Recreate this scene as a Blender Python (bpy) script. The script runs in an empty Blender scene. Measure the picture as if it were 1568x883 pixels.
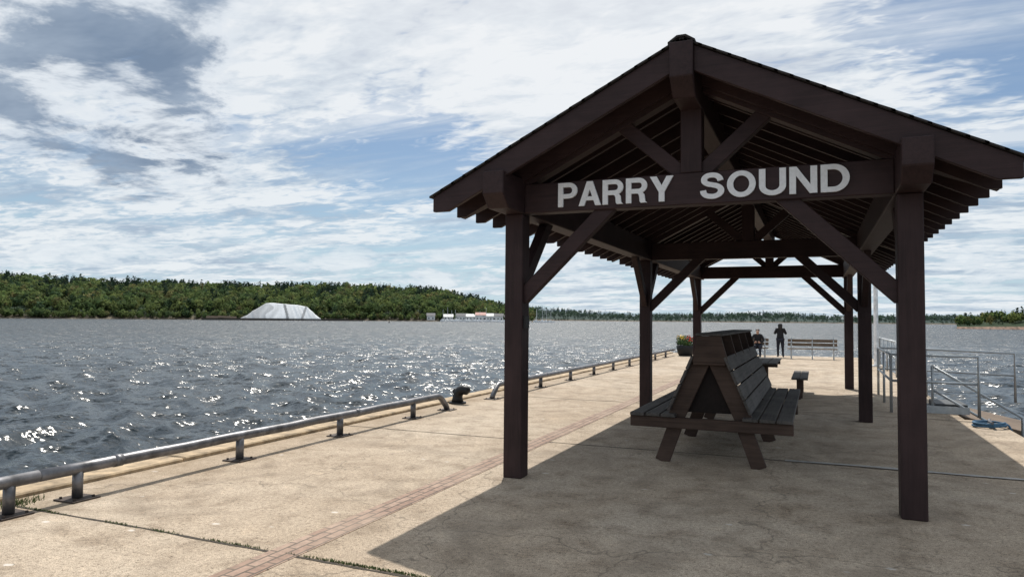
import bpy, math, random
import numpy as np
from mathutils import Vector, Matrix
random.seed(7); rng=np.random.default_rng(7)
scene=bpy.context.scene
rad=math.radians

# ------------------------------------------------------------------ materials
def newmat(name):
    m=bpy.data.materials.new(name); m.use_nodes=True
    nt=m.node_tree; b=nt.nodes['Principled BSDF']
    return m,nt,b
def N(nt,t,**kw):
    n=nt.nodes.new(t)
    for k,v in kw.items():
        if k in n.inputs: n.inputs[k].default_value=v
        else: setattr(n,k,v)
    return n
def L(nt,a,b): nt.links.new(a,b)
def ramp(nt,fac,stops):
    r=N(nt,'ShaderNodeValToRGB'); el=r.color_ramp.elements
    while len(el)<len(stops): el.new(0.5)
    for e,(p,c) in zip(el,stops): e.position=p; e.color=(c[0],c[1],c[2],1)
    L(nt,fac,r.inputs[0]); return r.outputs[0]
def mixc(nt,f,a,b,bt='MIX'):
    m=N(nt,'ShaderNodeMix',data_type='RGBA',blend_type=bt)
    for s,v in ((m.inputs[0],f),(m.inputs[6],a),(m.inputs[7],b)):
        if hasattr(v,'links') or hasattr(v,'is_linked'): L(nt,v,s)
        else: s.default_value = v if isinstance(v,(int,float)) else (v[0],v[1],v[2],1)
    return m.outputs[2]
def math_(nt,op,a,b=None,c=None,clamp=False):
    m=N(nt,'ShaderNodeMath',operation=op); m.use_clamp=clamp
    for i,v in enumerate((a,b,c)):
        if v is None: continue
        if isinstance(v,(int,float)): m.inputs[i].default_value=v
        else: L(nt,v,m.inputs[i])
    return m.outputs[0]
def coords(nt,scale=(1,1,1),kind='Object',rot=(0,0,0)):
    tc=N(nt,'ShaderNodeTexCoord'); mp=N(nt,'ShaderNodeMapping'); mp.inputs['Scale'].default_value=scale; mp.inputs['Rotation'].default_value=rot
    L(nt,tc.outputs[kind],mp.inputs[0]); return mp.outputs[0]
def noise(nt,vec,scale,detail=4,rough=.55,dist=0,out='Fac'):
    n=N(nt,'ShaderNodeTexNoise'); n.inputs['Scale'].default_value=scale; n.inputs['Detail'].default_value=detail
    n.inputs['Roughness'].default_value=rough; n.inputs['Distortion'].default_value=dist
    L(nt,vec,n.inputs['Vector']); return n.outputs[out]
def bump(nt,b,h,strength=.3,dist=.01):
    bp=N(nt,'ShaderNodeBump'); bp.inputs['Strength'].default_value=strength; bp.inputs['Distance'].default_value=dist
    L(nt,h,bp.inputs['Height']); L(nt,bp.outputs[0],b.inputs['Normal'])

def wood(name,c1,c2,rough=.6,grain=(30,30,2),bs=.4):
    m,nt,b=newmat(name)
    v=coords(nt,grain); n1=noise(nt,v,1.0,4,.6,.6); v2=coords(nt,(1,1,1)); n2=noise(nt,v2,2.3,3,.6)
    c=ramp(nt,n1,[(.3,c1),(.7,c2)])
    c=mixc(nt,ramp(nt,n2,[(.4,(0,0,0)),(.75,(.55,.55,.55))]),c,[x*1.5+.004 for x in c2])
    L(nt,c,b.inputs['Base Color']); b.inputs['Roughness'].default_value=rough
    b.inputs['Specular IOR Level'].default_value=.28
    bump(nt,b,n1,bs,.004); return m
W1,W2=(.021,.0112,.0115),(.038,.0205,.0208)
M_beam=wood("brown_stained_timber",W1,W2,.6)
M_beamY=wood("brown_stained_timber_long",W1,W2,.6,(30,2,30))
M_beamX=wood("brown_stained_timber_cross",W1,W2,.6,(2,30,30))
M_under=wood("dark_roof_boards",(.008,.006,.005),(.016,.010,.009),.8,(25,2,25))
M_benchY=wood("weathered_bench_boards",(.040,.036,.034),(.105,.095,.088),.75,(45,1.5,45),.8)
M_benchX=wood("bench_frame_timber",(.033,.020,.0155),(.07,.045,.034),.7,(2,40,40))
M_bench2=wood("park_bench_wood",(.10,.07,.05),(.18,.13,.09),.7,(2,40,40))

def shingles():
    m,nt,b=newmat("asphalt_shingles"); v=coords(nt)
    n=noise(nt,v,60,3,.7); n2=noise(nt,v,3,3)
    c=mixc(nt,n2,ramp(nt,n,[(.35,(.012,.010,.009)),(.7,(.04,.034,.031))]),(.022,.018,.017))
    L(nt,c,b.inputs['Base Color']); b.inputs['Roughness'].default_value=.9; bump(nt,b,n,.5,.003); return m
M_sh=shingles()

def concrete():
    m,nt,b=newmat("weathered_concrete"); v=coords(nt)
    n1=noise(nt,v,.35,3,.6,.5); n2=noise(nt,v,2.6,7,.72,.3); n3=noise(nt,v,30,4,.8); n4=noise(nt,v,120,2,.75)
    c=ramp(nt,n1,[(.3,(.355,.28,.205)),(.5,(.415,.34,.26)),(.72,(.46,.39,.31))])
    c=mixc(nt,.85,c,ramp(nt,n2,[(.32,(.52,.48,.44)),(.48,(.93,.92,.91)),(.58,(1.05,1.05,1.05)),(.72,(1.26,1.22,1.18))]),'MULTIPLY')
    c=mixc(nt,.95,c,ramp(nt,n3,[(.34,(.40,.37,.34)),(.46,(.95,.95,.95)),(.54,(1.03,1.03,1.03)),(.66,(1.32,1.3,1.27))]),'MULTIPLY')
    c=mixc(nt,.65,c,ramp(nt,n4,[(.36,(.42,.40,.38)),(.5,(1,1,1)),(.64,(1.38,1.38,1.38))]),'MULTIPLY')
    vo=N(nt,'ShaderNodeTexVoronoi'); vo.inputs['Scale'].default_value=34; L(nt,v,vo.inputs['Vector'])
    dk=ramp(nt,math_(nt,'ADD',vo.outputs['Distance'],math_(nt,'MULTIPLY',n2,.35)),[(.26,(.25,.22,.2)),(.34,(1,1,1))])
    c=mixc(nt,.7,c,dk,'MULTIPLY')
    vs=N(nt,'ShaderNodeTexVoronoi'); vs.inputs['Scale'].default_value=1.9; L(nt,coords(nt,(1,1.5,1)),vs.inputs['Vector'])
    ds=math_(nt,'ADD',vs.outputs['Distance'],math_(nt,'MULTIPLY',n3,.16))
    sp=ramp(nt,ds,[(.125,(.75,.75,.75)),(.155,(0,0,0))])
    c=mixc(nt,sp,c,(.64,.60,.55))
    n5=noise(nt,v,.8,5,.68,1.2)
    c=mixc(nt,ramp(nt,n5,[(.50,(0,0,0)),(.66,(.5,.5,.5))]),c,(.20,.16,.12))
    sp_=N(nt,'ShaderNodeSeparateXYZ'); L(nt,v,sp_.inputs[0])
    eg=N(nt,'ShaderNodeMapRange'); eg.inputs['From Min'].default_value=-5.75; eg.inputs['From Max'].default_value=-6.6; L(nt,math_(nt,'ADD',sp_.outputs[0],math_(nt,'MULTIPLY',math_(nt,'SUBTRACT',n2,.5),1.6)),eg.inputs[0])
    c=mixc(nt,math_(nt,'MULTIPLY',eg.outputs[0],.5),c,(.25,.18,.11))
    vc=N(nt,'ShaderNodeTexVoronoi',feature='DISTANCE_TO_EDGE'); vc.inputs['Scale'].default_value=.30
    wv=N(nt,'ShaderNodeVectorMath',operation='ADD'); nz=N(nt,'ShaderNodeTexNoise'); nz.inputs['Scale'].default_value=2.; nz.inputs['Detail'].default_value=3; L(nt,v,nz.inputs['Vector'])
    L(nt,v,wv.inputs[0]); L(nt,nz.outputs['Color'],wv.inputs[1]); L(nt,wv.outputs[0],vc.inputs['Vector'])
    c=mixc(nt,ramp(nt,vc.outputs['Distance'],[(.0012,(.6,.6,.6)),(.0045,(0,0,0))]),c,(.1,.08,.06))
    L(nt,c,b.inputs['Base Color']); b.inputs['Roughness'].default_value=.88; b.inputs['Specular IOR Level'].default_value=.3
    bump(nt,b,n3,.8,.009); return m
M_con=concrete()
def simple(name,col,rough=.6,metal=0,var=.25,scale=8,bs=.2,bd=.003):
    m,nt,b=newmat(name); v=coords(nt); n=noise(nt,v,scale,4,.6)
    c=ramp(nt,n,[(.3,[x*(1-var) for x in col]),(.7,[min(1,x*(1+var)) for x in col])])
    L(nt,c,b.inputs['Base Color']); b.inputs['Roughness'].default_value=rough; b.inputs['Metallic'].default_value=metal
    bump(nt,b,n,bs,bd); return m
M_curb=simple("yellowed_curb_concrete",(.36,.27,.17),.85,0,.5,6,.5,.01)
M_steel=simple("galvanised_steel_pipe",(.15,.15,.16),.45,.6,.5,7,.25)
M_steel2=simple("grey_steel_railing",(.42,.45,.47),.45,.5,.15,9,.1)
M_rust=simple("rusted_steel_plate",(.06,.045,.038),.75,.3,.4,20,.4)
M_black=simple("black_cast_iron",(.012,.012,.013),.5,.3,.3,20,.3)
M_white=simple("white_lettering",(.78,.79,.80),.5,0,.08,30,.05)
M_joint=simple("dark_joint_filler",(.045,.036,.026),.95,0,.5,30,.6)
M_patch=simple("pale_joint_sealant",(.40,.385,.36),.8,0,.25,8,.3)
M_dsteel=simple("dark_grating_steel",(.05,.055,.06),.6,.4,.4,30,.4)
M_hair=simple("dark_hair",(.012,.009,.008),.5)
M_skin=simple("skin",(.42,.25,.18),.55,0,.05)
M_cloth=simple("black_clothing",(.010,.010,.013),.85)
M_cloth2=simple("denim",(.015,.017,.028),.85)
M_green=simple("shrub_leaves",(.05,.10,.025),.7,0,.4)
M_yel=simple("yellow_flower_petals",(.70,.50,.03),.6)
M_red=simple("red_flower_petals",(.5,.03,.02),.6)
M_rope=simple("blue_mooring_rope",(.05,.13,.22),.8,0,.4,60)
M_hull=simple("white_boat_hull",(.78,.79,.8),.3)
M_wall=simple("white_house_wall",(.75,.75,.73),.7)
M_roofr=simple("red_metal_roof",(.30,.07,.05),.6)
M_roofg=simple("grey_shingle_roof",(.14,.14,.15),.8)
M_glass=simple("dark_window_glass",(.02,.03,.04),.1)
def tiles():
    m,nt,b=newmat("paver_strip_brick"); v=coords(nt,(1,1,1),rot=(0,0,rad(90)))
    br=N(nt,'ShaderNodeTexBrick'); L(nt,v,br.inputs['Vector'])
    br.inputs['Scale'].default_value=1; br.inputs['Brick Width'].default_value=.2; br.inputs['Row Height'].default_value=.083
    br.inputs['Mortar Size'].default_value=.009; br.inputs['Color1'].default_value=(.26,.165,.12,1); br.inputs['Color2'].default_value=(.36,.25,.19,1); br.inputs['Mortar'].default_value=(.10,.075,.055,1)
    n=noise(nt,v,14,5,.75); c=mixc(nt,.9,br.outputs['Color'],ramp(nt,n,[(.3,(.5,.5,.5)),(.6,(1.15,1.15,1.15))]),'MULTIPLY')
    n2=noise(nt,v,1.1,3,.6); c=mixc(nt,ramp(nt,n2,[(.4,(0,0,0)),(.65,(.4,.4,.4))]),c,(.36,.28,.21))
    L(nt,c,b.inputs['Base Color']); b.inputs['Roughness'].default_value=.85; bump(nt,b,br.outputs['Fac'],-.5,.008); return m
M_tile=tiles()
def leaf_mat(name):
    m,nt,b=newmat(name); a=N(nt,'ShaderNodeAttribute'); a.attribute_name='Col'
    L(nt,a.outputs['Color'],b.inputs['Base Color']); b.inputs['Roughness'].default_value=.9
    b.inputs['Specular IOR Level'].default_value=.1
    t=N(nt,'ShaderNodeBsdfTranslucent'); L(nt,a.outputs['Color'],t.inputs[0])
    ms=N(nt,'ShaderNodeMixShader'); ms.inputs[0].default_value=.4; L(nt,b.outputs[0],ms.inputs[1]); L(nt,t.outputs[0],ms.inputs[2])
    L(nt,ms.outputs[0],nt.nodes['Material Output'].inputs[0]); return m
M_leaf=leaf_mat("tree_foliage")
def attr_mat(name,rough=.9):
    m,nt,b=newmat(name); a=N(nt,'ShaderNodeAttribute'); a.attribute_name='Col'
    L(nt,a.outputs['Color'],b.inputs['Base Color']); b.inputs['Roughness'].default_value=rough
    b.inputs['Specular IOR Level'].default_value=.1; return m
M_ground=attr_mat("shore_ground")
def water():
    m,nt,b=newmat("lake_water")
    g=N(nt,'ShaderNodeNewGeometry')
    mp=N(nt,'ShaderNodeMapping'); L(nt,g.outputs['Position'],mp.inputs[0]); mp.inputs['Rotation'].default_value=(0,0,rad(-25)); mp.inputs['Scale'].default_value=(.75,1.3,1)
    v=mp.outputs[0]
    ln=N(nt,'ShaderNodeVectorMath',operation='LENGTH'); L(nt,g.outputs['Position'],ln.inputs[0])
    def mr(x,a,b_,c,d):
        r=N(nt,'ShaderNodeMapRange'); 
        for nme,val in (('From Min',a),('From Max',b_),('To Min',c),('To Max',d)): r.inputs[nme].default_value=val
        L(nt,x,r.inputs[0]); return r.outputs[0]
    def slopes(scale,detail,k):
        c=noise(nt,v,scale,detail,.6,.3,'Color'); s=N(nt,'ShaderNodeVectorMath',operation='SUBTRACT'); L(nt,c,s.inputs[0]); s.inputs[1].default_value=(.5,.5,.5)
        ml=N(nt,'ShaderNodeVectorMath',operation='SCALE'); L(nt,s.outputs[0],ml.inputs[0])
        if isinstance(k,(int,float)): ml.inputs['Scale'].default_value=k
        else: L(nt,k,ml.inputs['Scale'])
        return ml.outputs[0]
    gust=mr(noise(nt,v,.035,3,.6,.5),.35,.65,.75,1.15)
    kb=math_(nt,'MULTIPLY',mr(ln.outputs['Value'],12,90,.9,3.6),gust)
    ks=math_(nt,'MULTIPLY',mr(ln.outputs['Value'],10,80,1.8,2.9),gust)
    a=N(nt,'ShaderNodeVectorMath',operation='ADD'); L(nt,slopes(.9,3,kb),a.inputs[0]); L(nt,slopes(5.5,3,ks),a.inputs[1])
    f=N(nt,'ShaderNodeVectorMath',operation='MULTIPLY'); L(nt,a.outputs[0],f.inputs[0]); f.inputs[1].default_value=(1,1,0)
    n=N(nt,'ShaderNodeVectorMath',operation='ADD'); L(nt,g.outputs['Normal'],n.inputs[0]); L(nt,f.outputs[0],n.inputs[1])
    nn=N(nt,'ShaderNodeVectorMath',operation='NORMALIZE'); L(nt,n.outputs[0],nn.inputs[0]); L(nt,nn.outputs[0],b.inputs['Normal'])
    b.inputs['Base Color'].default_value=(.010,.018,.024,1)
    L(nt,mr(ln.outputs['Value'],20,150,.21,.34),b.inputs['Roughness']); b.inputs['IOR'].default_value=1.33
    return m
M_water=water()

# ------------------------------------------------------------------ mesh helpers
class MB:
    def __init__(s): s.v=[]; s.f=[]
    def add(s,vs,fs):
        o=len(s.v); s.v+= [tuple(map(float,p)) for p in vs]; s.f+=[tuple(i+o for i in f) for f in fs]
    def box(s,x0,x1,y0,y1,z0,z1):
        s.add([(x0,y0,z0),(x1,y0,z0),(x1,y1,z0),(x0,y1,z0),(x0,y0,z1),(x1,y0,z1),(x1,y1,z1),(x0,y1,z1)],
              [(0,3,2,1),(4,5,6,7),(0,1,5,4),(1,2,6,5),(2,3,7,6),(3,0,4,7)])
    def beam(s,p0,p1,w,h,up=(0,0,1)):
        p0=np.array(p0,float);p1=np.array(p1,float);d=p1-p0;d/=np.linalg.norm(d)
        a=np.cross(d,up); a/=np.linalg.norm(a); b=np.cross(a,d)
        vs=[]
        for p in (p0,p1):
            for i,j in ((-1,-1),(1,-1),(1,1),(-1,1)): vs.append(p+a*w/2*i+b*h/2*j)
        s.add(vs,[(3,2,1,0),(4,5,6,7),(0,1,5,4),(1,2,6,5),(2,3,7,6),(3,0,4,7)])
    def prism(s,poly,axis,a,b):
        n=len(poly); vs=[]
        for t in (a,b):
            for (p,q) in poly:
                vs.append({'x':(t,p,q),'y':(p,t,q),'z':(p,q,t)}[axis])
        fs=[tuple(range(n))[::-1],tuple(range(n,2*n))]
        for i in range(n): fs.append((i,(i+1)%n,n+(i+1)%n,n+i))
        s.add(vs,fs)
    def tube(s,pts,r,n=12):
        pts=[np.array(p,float) for p in pts]; rs=r if isinstance(r,(list,tuple)) else [r]*len(pts)
        up=np.array([0,0,1.]); vs=[];m=len(pts); prev=None
        for i,p in enumerate(pts):
            d=pts[min(i+1,m-1)]-pts[max(i-1,0)]; d/=np.linalg.norm(d)
            if prev is None:
                a=np.cross(d,up if abs(d[2])<.9 else np.array([1.,0,0]))
            else: a=prev-d*np.dot(prev,d)
            a/=np.linalg.norm(a); prev=a; b=np.cross(d,a)
            for k in range(n):
                t=2*math.pi*k/n; vs.append(p+(a*math.cos(t)+b*math.sin(t))*rs[i])
        fs=[tuple(range(n))[::-1],tuple((m-1)*n+k for k in range(n))]
        for i in range(m-1):
            for k in range(n): fs.append((i*n+k,i*n+(k+1)%n,(i+1)*n+(k+1)%n,(i+1)*n+k))
        s.add(vs,fs)
    def obj(s,name,mat,parent=None,smooth=False,bevel=0):
        me=bpy.data.meshes.new(name); me.from_pydata(s.v,[],s.f); me.update()
        o=bpy.data.objects.new(name,me); scene.collection.objects.link(o); me.materials.append(mat)
        bm_fix(me)
        if smooth:
            me.polygons.foreach_set('use_smooth',[True]*len(me.polygons))
        if bevel:
            b=o.modifiers.new('bevel','BEVEL'); b.width=bevel; b.segments=1; b.limit_method='ANGLE'
        if parent: o.parent=parent
        return o
import bmesh
def bm_fix(me):
    bm=bmesh.new(); bm.from_mesh(me); bmesh.ops.recalc_face_normals(bm,faces=bm.faces); bm.to_mesh(me); bm.free()
def empty(name,loc=(0,0,0)):
    e=bpy.data.objects.new(name,None); scene.collection.objects.link(e); e.empty_display_size=.2; return e

# ------------------------------------------------------------------ pier
XE=-6.86; ZW=-1.5
m=MB(); m.prism([(XE,-6),(2.75,-6),(2.75,14.2),(2.32,14.2),(2.32,36.2),(XE,36.2)],'z',-3.2,0)
pier=m.obj("concrete_pier",M_con)
m=MB()
y=-6
while y<36: 
    m.box(XE-.02,XE+.27,y+.004,min(y+2.99,36.2),-.25,.05+random.uniform(-.008,.008)); y+=3
curb=m.obj("pier_edge_curb",M_curb,bevel=.015)
m=MB()
for yj in (4.0,9.02,14.0,19,24,29):
    xs=np.linspace(XE+.28,2.3 if yj>14 else 2.74,80)
    off=np.cumsum(rng.normal(0,.0035,80)); off-=np.linspace(0,off[-1],80)
    w=.008+.010*rng.random(80)
    vs=[];fs=[]
    for i in range(80):
        vs+=[(xs[i],yj+off[i]-w[i],.003),(xs[i],yj+off[i]+w[i],.003)]
        if i: fs.append((2*i-2,2*i,2*i+1,2*i-1))
    m.add(vs,fs)
m.obj("expansion_joint",M_joint)
m=MB(); m.box(-3.55,-3.30,-6,36,-.05,.004); m.obj("paver_strip",M_tile)
m=MB()
vs=[];fs=[]
xs=np.linspace(-.35,2.7,60)
for i,x in enumerate(xs):
    w=.03+.025*rng.random(); o=9.09+.02*math.sin(x*3)
    vs+=[(x,o-w,.005),(x,o+w,.005)]
    if i: fs.append((2*i-2,2*i,2*i+1,2*i-1))
m.add(vs,fs)
m.obj("sealant_patch",M_patch)
def grass(name,pts,hmax,n):
    V=[];F=[]
    for i in range(n):
        x,y=pts(); a=random.uniform(0,6.28); h=random.uniform(.25,1)*hmax; w=.0035
        dx,dy=math.cos(a),math.sin(a); lean=random.uniform(.2,1.)*h
        o=len(V)
        V+=[(x-dy*w,y+dx*w,0),(x+dy*w,y-dx*w,0),(x+dx*lean*.4+dy*w*.7,y+dy*lean*.4-dx*w*.7,h*.7),(x+dx*lean,y+dy*lean,h)]
        F+=[(o,o+1,o+2),(o,o+2,o+3)]
    mb=MB(); mb.v=V; mb.f=F
    return mb.obj(name,simple(name+"_blades",(.09,.12,.035),.8,0,.5,30))
def gp():
    x=random.choice([-6.1,-5.9,-5.1,-4.6,-4.0,-3.8,-3.2,-3.0,-2.9,-2.85,-2.7,-2.6,-2.5,-2.4,-2.2,-2.1,-2.0])+random.gauss(0,.10)
    return x,4.0+random.gauss(0,.008)
grass("joint_grass",gp,.020,1500)
grass("curb_weeds",lambda:(random.gauss(-6.38,.05),random.gauss(4.05,.10)),.05,200)

# ------------------------------------------------------------------ shelter
XL,XR,Y0,B=-2.907,.745,6.82,6.213
XM=(XL+XR)/2; E=2.525; ZA=4.18; ZE=2.915; SL=(ZA-ZE)/E
YF=6.335; YB=Y0+.2+2*B+.485
rows=[Y0+.1+i*B for i in range(3)]
sh=empty("picnic_shelter")
ZP=2.745
k=0
for y in rows:
    for x in (XL,XR):
        m=MB(); m.box(x-.1,x+.1,y-.1,y+.1,0,ZP); k+=1
        m.obj("post_%d"%k,M_beam,sh,bevel=.008)
def endprof(y0,y1,zb,zt,ch):
    return [(y0,zt),(y0,zb+ch),(y0+ch*1.1,zb),(y1-ch*1.1,zb),(y1,zb+ch),(y1,zt)]
for nm,x,zb,zt,w,ch in (("left_plate",XL,ZP+.002,3.10,.225,.13),("right_plate",XR,ZP+.002,3.10,.225,.13),("ridge_beam",XM,3.66,4.125,.205,.15)):
    m=MB(); m.prism(endprof(YF-.06,YB+.06,zb,zt,ch),'x',x-w/2,x+w/2); m.obj(nm,M_beamY,sh,bevel=.008)
def roofz(x,off=0): return ZA-SL*abs(x-XM)-off
for i,y in enumerate(rows):
    m=MB(); m.box(XL+.113,XR-.113,y-.085,y+.085,ZP+.004,3.055); m.obj("tie_beam_%d"%(i+1),M_beamX,sh,bevel=.008)
    m=MB(); m.box(XM-.1,XM+.1,y-.09,y+.09,3.056,3.665); m.obj("king_post_%d"%(i+1),M_beam,sh,bevel=.006)
    m=MB()
    for s in (-1,1):
        xe=XM+s*1.83; 
        poly=[(XM+s*.105,roofz(XM+s*.105,.05)),(XM+s*.105,roofz(XM+s*.105,.30)),(xe,roofz(xe,.30)),(xe,roofz(xe,.05))]
        m.prism(poly,'y',y-.075,y+.075)
        m.beam((XM+s*.06,y,3.03),(XM+s*.74,y,3.64),.11,.14)
    m.obj("truss_rafters_%d"%(i+1),M_beamX,sh,bevel=.006)
    m=MB()
    for x,s in ((XL,1),(XR,-1)):
        m.beam((x+s*.06,y,1.86),(x+s*1.02,y,2.80),.10,.15)
    m.obj("knee_braces_%d"%(i+1),M_beamX,sh,bevel=.006)
m=MB()
for i,y in enumerate(rows):
    for x in (XL,XR):
        for s in (-1,1):
            if (i==0 and s==-1) or (i==2 and s==1): continue
            m.beam((x,y+s*.06,1.94),(x,y+s*.92,2.80),.10,.15)
m.obj("longitudinal_braces",M_beamY,sh,bevel=.006)
def rafprof(s,e,d,top):
    xe=XM+s*e; zt=roofz(xe,top)
    zc=zt-.15
    off=(d+top); xc=XM+s*((ZA-off-zc)/SL)
    return [(XM+s*.104,roofz(XM+s*.104,top)),(xe,zt),(xe,zc),(xc,zc),(XM+s*.104,roofz(XM+s*.104,off))]
m=MB()
y=YF+.46
while y<YB-.2:
    for s in (-1,1):
        if min(abs(y-r) for r in rows)<.11: 
            continue
        m.prism(rafprof(s,E-.05,.20,.055),'y',y-.025,y+.025)
    y+=.46
for y in rows:
    for s in (-1,1):
        m.prism([(XM+s*1.95,roofz(XM+s*1.95,.055)),(XM+s*(E-.05),roofz(XM+s*(E-.05),.055)),(XM+s*(E-.05),roofz(XM+s*(E-.05),.2)),(XM+s*1.95,roofz(XM+s*1.95,.25))],'y',y-.05,y+.05)
m.obj("common_rafters",M_beamX,sh)
m=MB()
for s in (-1,1):
    m.prism(rafprof(s,E,.235,.03),'y',YF,YF+.055)
    m.prism(rafprof(s,E,.235,.03),'y',YB-.055,YB)
m.obj("barge_boards",M_beamX,sh,bevel=.005)
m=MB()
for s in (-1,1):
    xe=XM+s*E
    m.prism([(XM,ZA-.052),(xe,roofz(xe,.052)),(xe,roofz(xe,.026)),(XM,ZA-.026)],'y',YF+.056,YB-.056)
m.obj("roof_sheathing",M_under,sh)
m=MB()
cs=math.cos(math.atan(SL)); run=.14*cs; nn=int(E/run)+1
for s in (-1,1):
    d=E+.03; 
    while d>0.0:
        d2=max(0,d-run-.03)
        yy=YF-.03
        while yy<YB+.03:
            L_=random.uniform(.25,.5); y2=min(YB+.03,yy+L_)
            t=.008+random.uniform(0,.004)
            z1=ZA-SL*d; z2=ZA-SL*d2
            m.prism([(XM+s*d,z1-.024),(XM+s*d,z1-.024+.010+t),(XM+s*d2,z2-.008),(XM+s*d2,z2-.024)],'y',yy+.002,y2-.002)
            yy=y2
        d-=run
yy=YF-.04
while yy<YB+.02:
    y2=yy+.3
    m.prism([(XM-.12,ZA-.065),(XM-.03,ZA-.01),(XM+.03,ZA-.01),(XM+.12,ZA-.065),(XM+.12,ZA-.045),(XM+.04,ZA+.008),(XM-.04,ZA+.008),(XM-.12,ZA-.045)],'y',yy,y2-.01); yy+=.29
m.obj("shingle_roof",M_sh,sh)
# lettering: bold grotesque capitals cut from board
HS=.092
def arc(cx_,cy_,rx,ry,a0,a1,n=14):
    return [(cx_+rx*math.cos(rad(a0+(a1-a0)*i/n)),cy_+ry*math.sin(rad(a0+(a1-a0)*i/n))) for i in range(n+1)]
def catmull(P,n=5):
    P=[np.array(p) for p in P]; Q=[2*P[0]-P[1]]+P+[2*P[-1]-P[-2]]; out=[]
    for i in range(1,len(Q)-2):
        for k in range(n):
            t=k/n; a,b,c,d=Q[i-1:i+3]; out.append(.5*((2*b)+(-a+c)*t+(2*a-5*b+4*c-d)*t*t+(-a+3*b-3*c+d)*t**3))
    out.append(P[-1]); return [tuple(p) for p in out]
S_path=catmull([(.615,.685),(.575,.80),(.48,.885),(.35,.91),(.21,.88),(.13,.785),(.135,.66),(.23,.575),(.37,.53),(.51,.48),(.61,.39),(.625,.27),(.56,.155),(.44,.095),(.345,.088),(.205,.12),(.115,.205),(.088,.325)])
GL={'P':(.70,[('r',[(HS,0),(HS,1)]),('r',[(HS,.91),(.40,.91)]+arc(.40,.675,.215,.235,90,-90)[1:]+[(HS,.44)])]),
 'R':(.76,[('r',[(HS,0),(HS,1)]),('r',[(HS,.91),(.43,.91)]+arc(.43,.69,.205,.22,90,-90)[1:]+[(HS,.47)]),('p',[(.36,.47),(.55,.44),(.63,.33),(.66,.06),(.72,0),(.50,0),(.47,.06),(.455,.27),(.42,.36),(.34,.385)])]),
 'A':(.80,[('p',[(0,0),(.2,0),(.50,1),(.295,1)]),('p',[(.80,0),(.60,0),(.30,1),(.505,1)]),('p',[(.17,.22),(.63,.22),(.58,.38),(.22,.38)])]),
 'Y':(.78,[('p',[(.295,0),(.485,0),(.485,.42),(.295,.42)]),('p',[(0,1),(.225,1),(.47,.46),(.44,.38),(.295,.38)]),('p',[(.78,1),(.555,1),(.31,.46),(.34,.38),(.485,.38)])]),
 'S':(.71,[('r',S_path)]),
 'O':(.84,[('r',arc(.42,.5,.325,.41,0,360,40))]),
 'U':(.76,[('r',[(HS,1),(HS,.36)]+arc(.38,.36,.288,.27,180,360)[1:]+[(.668,1)])]),
 'N':(.76,[('r',[(HS,0),(HS,1)]),('r',[(.668,0),(.668,1)]),('p',[(0,1),(.2,1),(.76,0),(.56,0)])]),
 'D':(.77,[('r',[(HS,0),(HS,1)]),('r',[(HS,.91),(.34,.91)]+arc(.34,.5,.335,.41,90,-90,20)[1:]+[(HS,.09)])])}
def letters(txt,x0,x1,z0,h,y,name,gap=.10):
    W_=sum(GL[c][0] for c in txt)+gap*(len(txt)-1); sx=(x1-x0)/W_
    m=MB(); cx_=0; k=0
    for c in txt:
        w,parts=GL[c]
        for kind,P in parts:
            k+=1; yf=y-.022-.0007*(k%5)
            T=lambda p:(x0+(cx_+p[0])*sx,z0+p[1]*h)
            if kind=='p': m.prism([T(p) for p in P],'y',yf,y)
            else:
                closed=math.dist(P[0],P[-1])<1e-6
                A=[];Bq=[]
                n=len(P)
                for i,p in enumerate(P):
                    if closed: q0=P[i-1] if i>0 else P[-2]; q1=P[i+1] if i<n-1 else P[1]
                    else: q0=P[max(i-1,0)]; q1=P[min(i+1,n-1)]
                    d=np.array([q1[0]-q0[0],q1[1]-q0[1]]); d/=np.linalg.norm(d); nn_=np.array([-d[1],d[0]])*HS*1.0
                    A.append(T(np.array(p)+nn_)); Bq.append(T(np.array(p)-nn_))
                vs=[(a[0],yf,a[1]) for a in A]+[(b[0],yf,b[1]) for b in Bq]+[(a[0],y,a[1]) for a in A]+[(b[0],y,b[1]) for b in Bq]
                fs=[]
                for i in range(n-1):
                    fs+=[(i,i+1,n+i+1,n+i),(2*n+i,3*n+i,3*n+i+1,2*n+i+1),(i,2*n+i,2*n+i+1,i+1),(n+i,n+i+1,3*n+i+1,3*n+i)]
                if not closed: fs+=[(0,n,3*n,2*n),(n-1,3*n-1,4*n-1,2*n-1)]
                m.add(vs,fs)
        cx_+=w+gap
    m.obj(name,M_white,sh)
YL=rows[0]-.085-.001
letters("PARRY",-2.415,-1.245,2.79,.245,YL,"lettering_parry",.06)
letters("SOUND",-.995,.285,2.79,.245,YL,"lettering_sound",.09)
m=MB(); m.box(XL+.1,XL+.135,Y0+.03,Y0+.12,1.55,1.68); m.obj("outlet_box",M_black,sh)

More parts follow.
